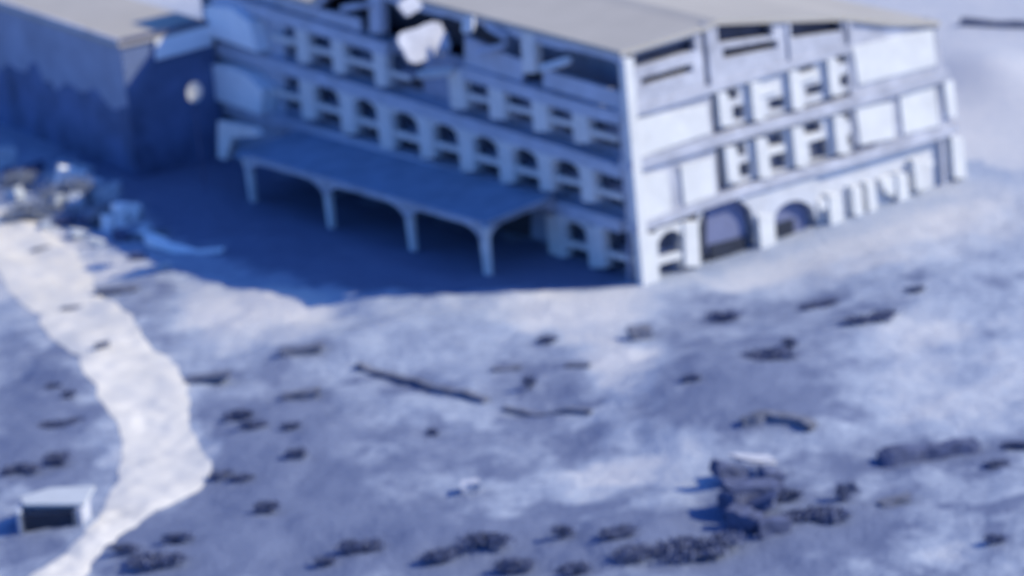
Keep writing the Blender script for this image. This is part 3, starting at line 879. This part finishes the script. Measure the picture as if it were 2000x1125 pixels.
# ------------------------------------------------------------------ shrubs and rocks
def shrub_mesh(seed, w_, h_, n, flat=.5):
    rnd = random.Random(seed); bm = bmesh.new()
    lobes = [(Vector((rnd.uniform(-.35, .35) * w_, rnd.uniform(-.35, .35) * w_ * flat, rnd.uniform(.3, .6) * h_)), rnd.uniform(.14, .34)) for _ in range(11)]
    for _ in range(n):
        c, r_ = rnd.choice(lobes)
        d = Vector((rnd.gauss(0, 1), rnd.gauss(0, 1), rnd.gauss(0, 1))).normalized() * (rnd.random() ** .45) * (1 if rnd.random() < .8 else rnd.uniform(1.1, 1.6))
        p = c + Vector((d.x * r_ * w_, d.y * r_ * w_ * flat, d.z * r_ * h_ * 1.1))
        if p.z < .02: p.z = .02 + rnd.random() * .1
        s_ = rnd.uniform(.035, .085) * (w_ ** .5)
        nn = Vector((rnd.gauss(0, 1), rnd.gauss(0, 1), rnd.gauss(.2, .7))).normalized()
        a = nn.orthogonal().normalized(); b2 = nn.cross(a)
        bm.faces.new([bm.verts.new(p + a * s_), bm.verts.new(p + b2 * s_ * .6), bm.verts.new(p - a * s_), bm.verts.new(p - b2 * s_ * .6)])
    return bm
def shrub(px, py, wpx, hpx, label, group=None, m_=None, name='shrub', cat='shrub'):
    base = gp(px, py + hpx * .4)
    w_ = wpx / 22.7 * 1.15; h_ = max(.3, hpx / 22.7 * .66)
    t = empty(name, base, label, cat, group)
    sd = int(px * 13 + py)
    bm = shrub_mesh(sd, w_, h_, int(500 + 420 * w_))
    me = bpy.data.meshes.new('foliage'); bm.to_mesh(me); bm.free()
    o = link('foliage', me, m_ or leafd, t)
    bm = bmesh.new(); rnd = random.Random(sd + 1)
    for k in range(4):
        e = Vector((rnd.uniform(-.3, .3) * w_, rnd.uniform(-.15, .15) * w_, h_ * rnd.uniform(.5, .8)))
        tube(bm, [Vector((rnd.uniform(-.1, .1) * w_, 0, -.15)), e * .5 + Vector((0, 0, .05)), e], [.05, .035, .015], 5)
    me = bpy.data.meshes.new('stem'); bm.to_mesh(me); bm.free()
    link('stem', me, twig, t)
    return t
G = 'dark shrubs scattered over the open ground'
SH = [
 (1412, 612, 46, 34, 'dark shrub on the slope just below the building corner, right of the pale apron'),
 (1500, 690, 80, 22, 'wide flat dark shrub in the middle of the right slope'),
 (1540, 665, 26, 36, 'small shrub touching the right end of the wide flat one'),
 (1790, 560, 34, 20, 'small shrub high on the far right slope'),
 (1605, 592, 80, 16, 'low shrub strip below the right end of the arcade'),
 (1700, 616, 90, 16, 'low shrub strip further right on the lilac slope'),
 (1352, 735, 30, 22, 'tiny shrub on the left flank of the big mound'),
 (1070, 660, 34, 26, 'lone round shrub on the pale apron below the arcade'),
 (465, 805, 46, 30, 'shrub right of the track bend, left one of a pair'),
 (495, 826, 40, 26, 'shrub right of the track bend, right one of a pair'),
 (570, 828, 30, 26, 'small shrub above the middle of the left slope'),
 (575, 882, 36, 26, 'dark round shrub on the left slope below the small one'),
 (530, 985, 44, 40, 'slanting dark shrub near the bottom, right of the track'),
 (432, 926, 36, 18, 'shrub close to the right bulge of the track'),
 (475, 930, 34, 18, 'shrub just right of the one by the track bulge'),
 (135, 765, 22, 34, 'upright dark shrub left of the track'),
 (105, 750, 26, 16, 'small faint shrub beside the upright one left of the track'),
 (120, 890, 50, 48, 'round dark bush left of the track above the pale roofed shed'),
 (45, 910, 60, 26, 'low shrub at the left edge above the shed'),
 (120, 826, 70, 12, 'flat dark shrub strip left of the track'),
 (640, 1092, 36, 28, 'dark shrub at the bottom edge, left of centre'),
 (705, 1062, 60, 34, 'slanting shrub group at the bottom, left of centre'),
 (862, 1080, 70, 34, 'dark shrub with a slanted left side at the bottom centre'),
 (948, 1050, 66, 44, 'big dark bush at the bottom centre'),
 (1010, 1098, 52, 44, 'dark bush at the bottom edge right of the big one'),
 (1120, 1108, 46, 40, 'dark bush at the bottom edge further right of centre'),
 (1100, 1035, 34, 36, 'faint upright shrub above the bottom edge bushes'),
 (1205, 1036, 52, 26, 'slanting shrub at the bottom right of centre'),
 (1240, 1078, 70, 32, 'flat dark bush below the slanting one'),
 (310, 1088, 80, 30, 'long dark bush beside the lower track'),
 (245, 1068, 40, 26, 'dark bush touching the lower right edge of the track'),
 (352, 1048, 40, 30, 'small bush above the long one beside the lower track'),
 (1540, 965, 36, 34, 'small dark bush between the rubble heap and the flat bush at lower right'),
 (1590, 1002, 84, 26, 'flat dark bush at lower right'),
 (1652, 955, 34, 62, 'tall dark bush at lower right beside the rubble'),
 (1365, 1062, 120, 50, 'broad dark bush mass at the bottom right of centre'),
 (1945, 1050, 28, 24, 'single small bush at the lower right corner'),
 (1945, 905, 40, 16, 'small bush right of the trench'),
 (1985, 868, 40, 18, 'dark bush at the right picture edge'),
 (845, 840, 20, 24, 'tiny upright shrub in the middle of the open ground'),
 (1035, 740, 22, 44, 'thin upright shrub inside the faint foundation outline'),
]
for (x, y, a, b2, lb) in SH: shrub(x, y, a, b2, lb, G)
for (x, y, a, b2, lb) in [(40, 330, 90, 110, 'big blue grey bush at the left edge behind the shaded rubble'), (130, 360, 120, 105, 'wide bush behind the upright slab in the shaded rubble'),
        (215, 405, 120, 90, 'round bush at the right shoulder of the shaded rubble'), (60, 400, 120, 66, 'low bush in front of the rubble at the left edge'), (290, 455, 70, 30, 'low bush at the foot of the shaded rubble beside the beams')]:
    shrub(x, y, a, b2, lb, 'bushes growing through the shaded rubble', bushm, 'bush', 'bush')
G2 = 'grey rocks scattered over the open ground'
RK = [(590, 688, 3.2, .5, 1.0, 'curved low rock ledge right of the pale apron edge'), (590, 778, 2.6, .6, 1.0, 'flat rock in the upper left slope'),
      (200, 680, 1.1, .5, .8, 'dark stone lying on the pale track'), (140, 605, 1.6, .3, .8, 'flat dark stone on the upper track'),
      (80, 487, 1.6, .25, .5, 'thin dark stone on the pale ground at the far left'), (1250, 660, 1.6, 1.0, 1.4, 'brownish rock at the right rim of the pale apron'),
      (990, 722, 2.0, .25, .7, 'flat stone inside the faint foundation outline, left one'), (1130, 716, 1.8, .25, .7, 'flat stone inside the faint foundation outline, right one'),
      (410, 745, 3.2, .5, 1.2, 'low dark rock right of the track'), (1750, 982, 2.0, .35, 1.0, 'low stone below the trench'), (230, 572, 3.2, .5, 1.2, 'flat rock above the track, by the shadow edge'),
      (920, 958, 1.2, .8, 1.0, 'small pale stone at the bottom centre')]
for i, (x, y, a, h_, d_, lb) in enumerate(RK):
    chunk('rock', x, y, a, h_, d_, random.uniform(-.3, .3), random.uniform(-.1, .1), lb, conc if 'pale stone' in lb else rockm, G2, 'rock', seed=i)

# low remains: ditch edging and foundation kerbs
def kerb(name, pts, w_, h_, m_, label, cat):
    bm = bmesh.new()
    P_ = [gp(x, y) for x, y in pts]
    dense = []
    for a, b2 in zip(P_, P_[1:]):
        for k in range(8): dense.append(a.lerp(b2, k / 8))
    dense.append(P_[-1])
    loops = []
    for i, p in enumerate(dense):
        d = (dense[min(i + 1, len(dense) - 1)] - dense[max(i - 1, 0)]); d.z = 0; d.normalize()
        s_ = Vector((-d.y, d.x, 0)) * (w_ / 2 * (1 + .4 * noise.noise(p * .8)))
        z = hgt(p.x, p.y); hh = h_ * (1 + .5 * noise.noise(p * .6))
        loops.append([bm.verts.new(Vector((p.x, p.y, z + dz)) + s_ * sg) for sg, dz in ((-1, -.3), (-.8, hh), (.8, hh), (1, -.3))])
    for A1, B1 in zip(loops, loops[1:]):
        for k in range(4): bm.faces.new((A1[k], A1[(k + 1) % 4], B1[(k + 1) % 4], B1[k]))
    bm.faces.new(loops[0]); bm.faces.new(loops[-1][::-1])
    return tag(obj(name, bm, m_), label, cat)
kerb('earth_bank', [(700, 718), (760, 735), (815, 748), (860, 765), (950, 785)], .8, .4, rockm, 'low dark bank running slantwise across the open ground', 'bank')
kerb('foundation_kerb', [(985, 800), (1060, 803), (1155, 808)], .6, .3, rockm, 'straight dark foundation kerb below the faint outline in the open ground', 'kerb')
kerb('trench_bank', [(1720, 905), (1790, 895), (1850, 885), (1908, 876)], 1.7, .8, rubd, 'long dark bank above the lower right ground, thicker at its right end', 'bank')
kerb('mound_ledge', [(1450, 838), (1500, 830), (1560, 826), (1590, 842)], 1.0, .5, rockm, 'curved dark ledge at the foot of the big mound', 'ledge')
kerb('boundary_kerb', [(1880, 48), (2040, 54), (2160, 58)], 1.2, .7, rockm, 'thin dark kerb far behind the building at the top right corner', 'kerb')

# wreckage heap at lower right
Wk = empty('wreckage_heap', gp(1465, 1000), 'dark jagged wreckage heap under a bright white sheet at lower right', 'wreckage')
def heap_piece(name, px, py, w_, h_, d_, yaw, tilt, m_, lift=0):
    o = chunk(name, px, py, w_, h_, d_, yaw, tilt, None, m_, None, None, lift)
    wm = Matrix.Translation(o.location)
    o.parent = Wk; o.matrix_parent_inverse = Wk.matrix_basis.inverted() if False else Matrix.Translation(-Wk.location)
    for k_ in ('label', 'category', 'group'):
        if k_ in o: del o[k_]
    return o
heap_piece('twisted_panel', 1425, 945, 2.6, 1.1, 1.0, .4, .5, rubd)
heap_piece('debris_block', 1470, 985, 3.4, 1.8, 1.8, .2, .1, rubd)
heap_piece('debris_block', 1455, 1035, 2.0, 1.5, 1.4, -.5, .2, rubd)
heap_piece('debris_block', 1510, 1040, 2.2, 1.1, 1.2, .3, .1, rubd)
heap_piece('debris_block', 1505, 960, 1.6, 1.6, 1.2, .3, .4, rubd)
heap_piece('debris_block', 1440, 1000, 2.2, 1.4, 1.4, .8, .3, rubd)
heap_piece('twisted_panel', 1480, 1010, 3.0, .8, 1.6, -.3, -.4, rubd)
heap_piece('white_sheet', 1474, 932, 3.0, .3, 1.7, .45, .3, conc, .9)

# pale roofed shed bottom left
S_ = empty('shed', gp(110, 1030), 'low open shed with a pale flat roof and dark front at the lower left', 'shed')
cs = gp(98, 1036)
def sbox(name, x0, x1, y0, y1, z0, z1, m_):
    bm = bmesh.new()
    rot = Matrix.Rotation(-.08, 3, 'Z') * .82
    a = [cs + rot @ Vector((x, y, z1 if not callable(z1) else z1(x, y))) for x, y in ((x0, y0), (x1, y0), (x1, y1), (x0, y1))]
    b2 = [cs + rot @ Vector((x, y, z0)) for x, y in ((x0, y0), (x1, y0), (x1, y1), (x0, y1))]
    prism3(bm, a, b2); return obj(name, bm, m_, S_)
sbox('back_wall', -2.6, 2.4, 3.4, 3.6, -.5, 1.75, conc_l)
sbox('side_wall', -2.9, -2.65, .3, 3.6, -.5, 1.75, conc_l)
sbox('side_wall', 2.45, 2.9, .3, 4.4, -.5, 1.75, conc)
sbox('front_wall', -2.6, 2.4, .5, .7, -.5, 1.4, dark)
for x in (-2.5, 2.2): sbox('post', x, x + .14, .1, .24, -.5, 1.74, steel)
bm = bmesh.new()
rot = Matrix.Rotation(-.08, 3, 'Z') * .82
rf = [(-3.0, 3.9), (-1.0, 1.0), (.8, .0), (3.2, .1), (3.4, 3.2), (3.3, 4.6), (0, 4.4)]
rf = [(-2.4, 1.5), (3.2, .6), (3.5, 4.6), (-.6, 4.8), (-3.0, 3.2)]
prism3(bm, [cs + rot @ Vector((x, y, 2.0 + .06 * y)) for x, y in rf], [cs + rot @ Vector((x, y, 1.78 + .05 * y)) for x, y in rf])
obj('roof', bm, palesheet, S_)
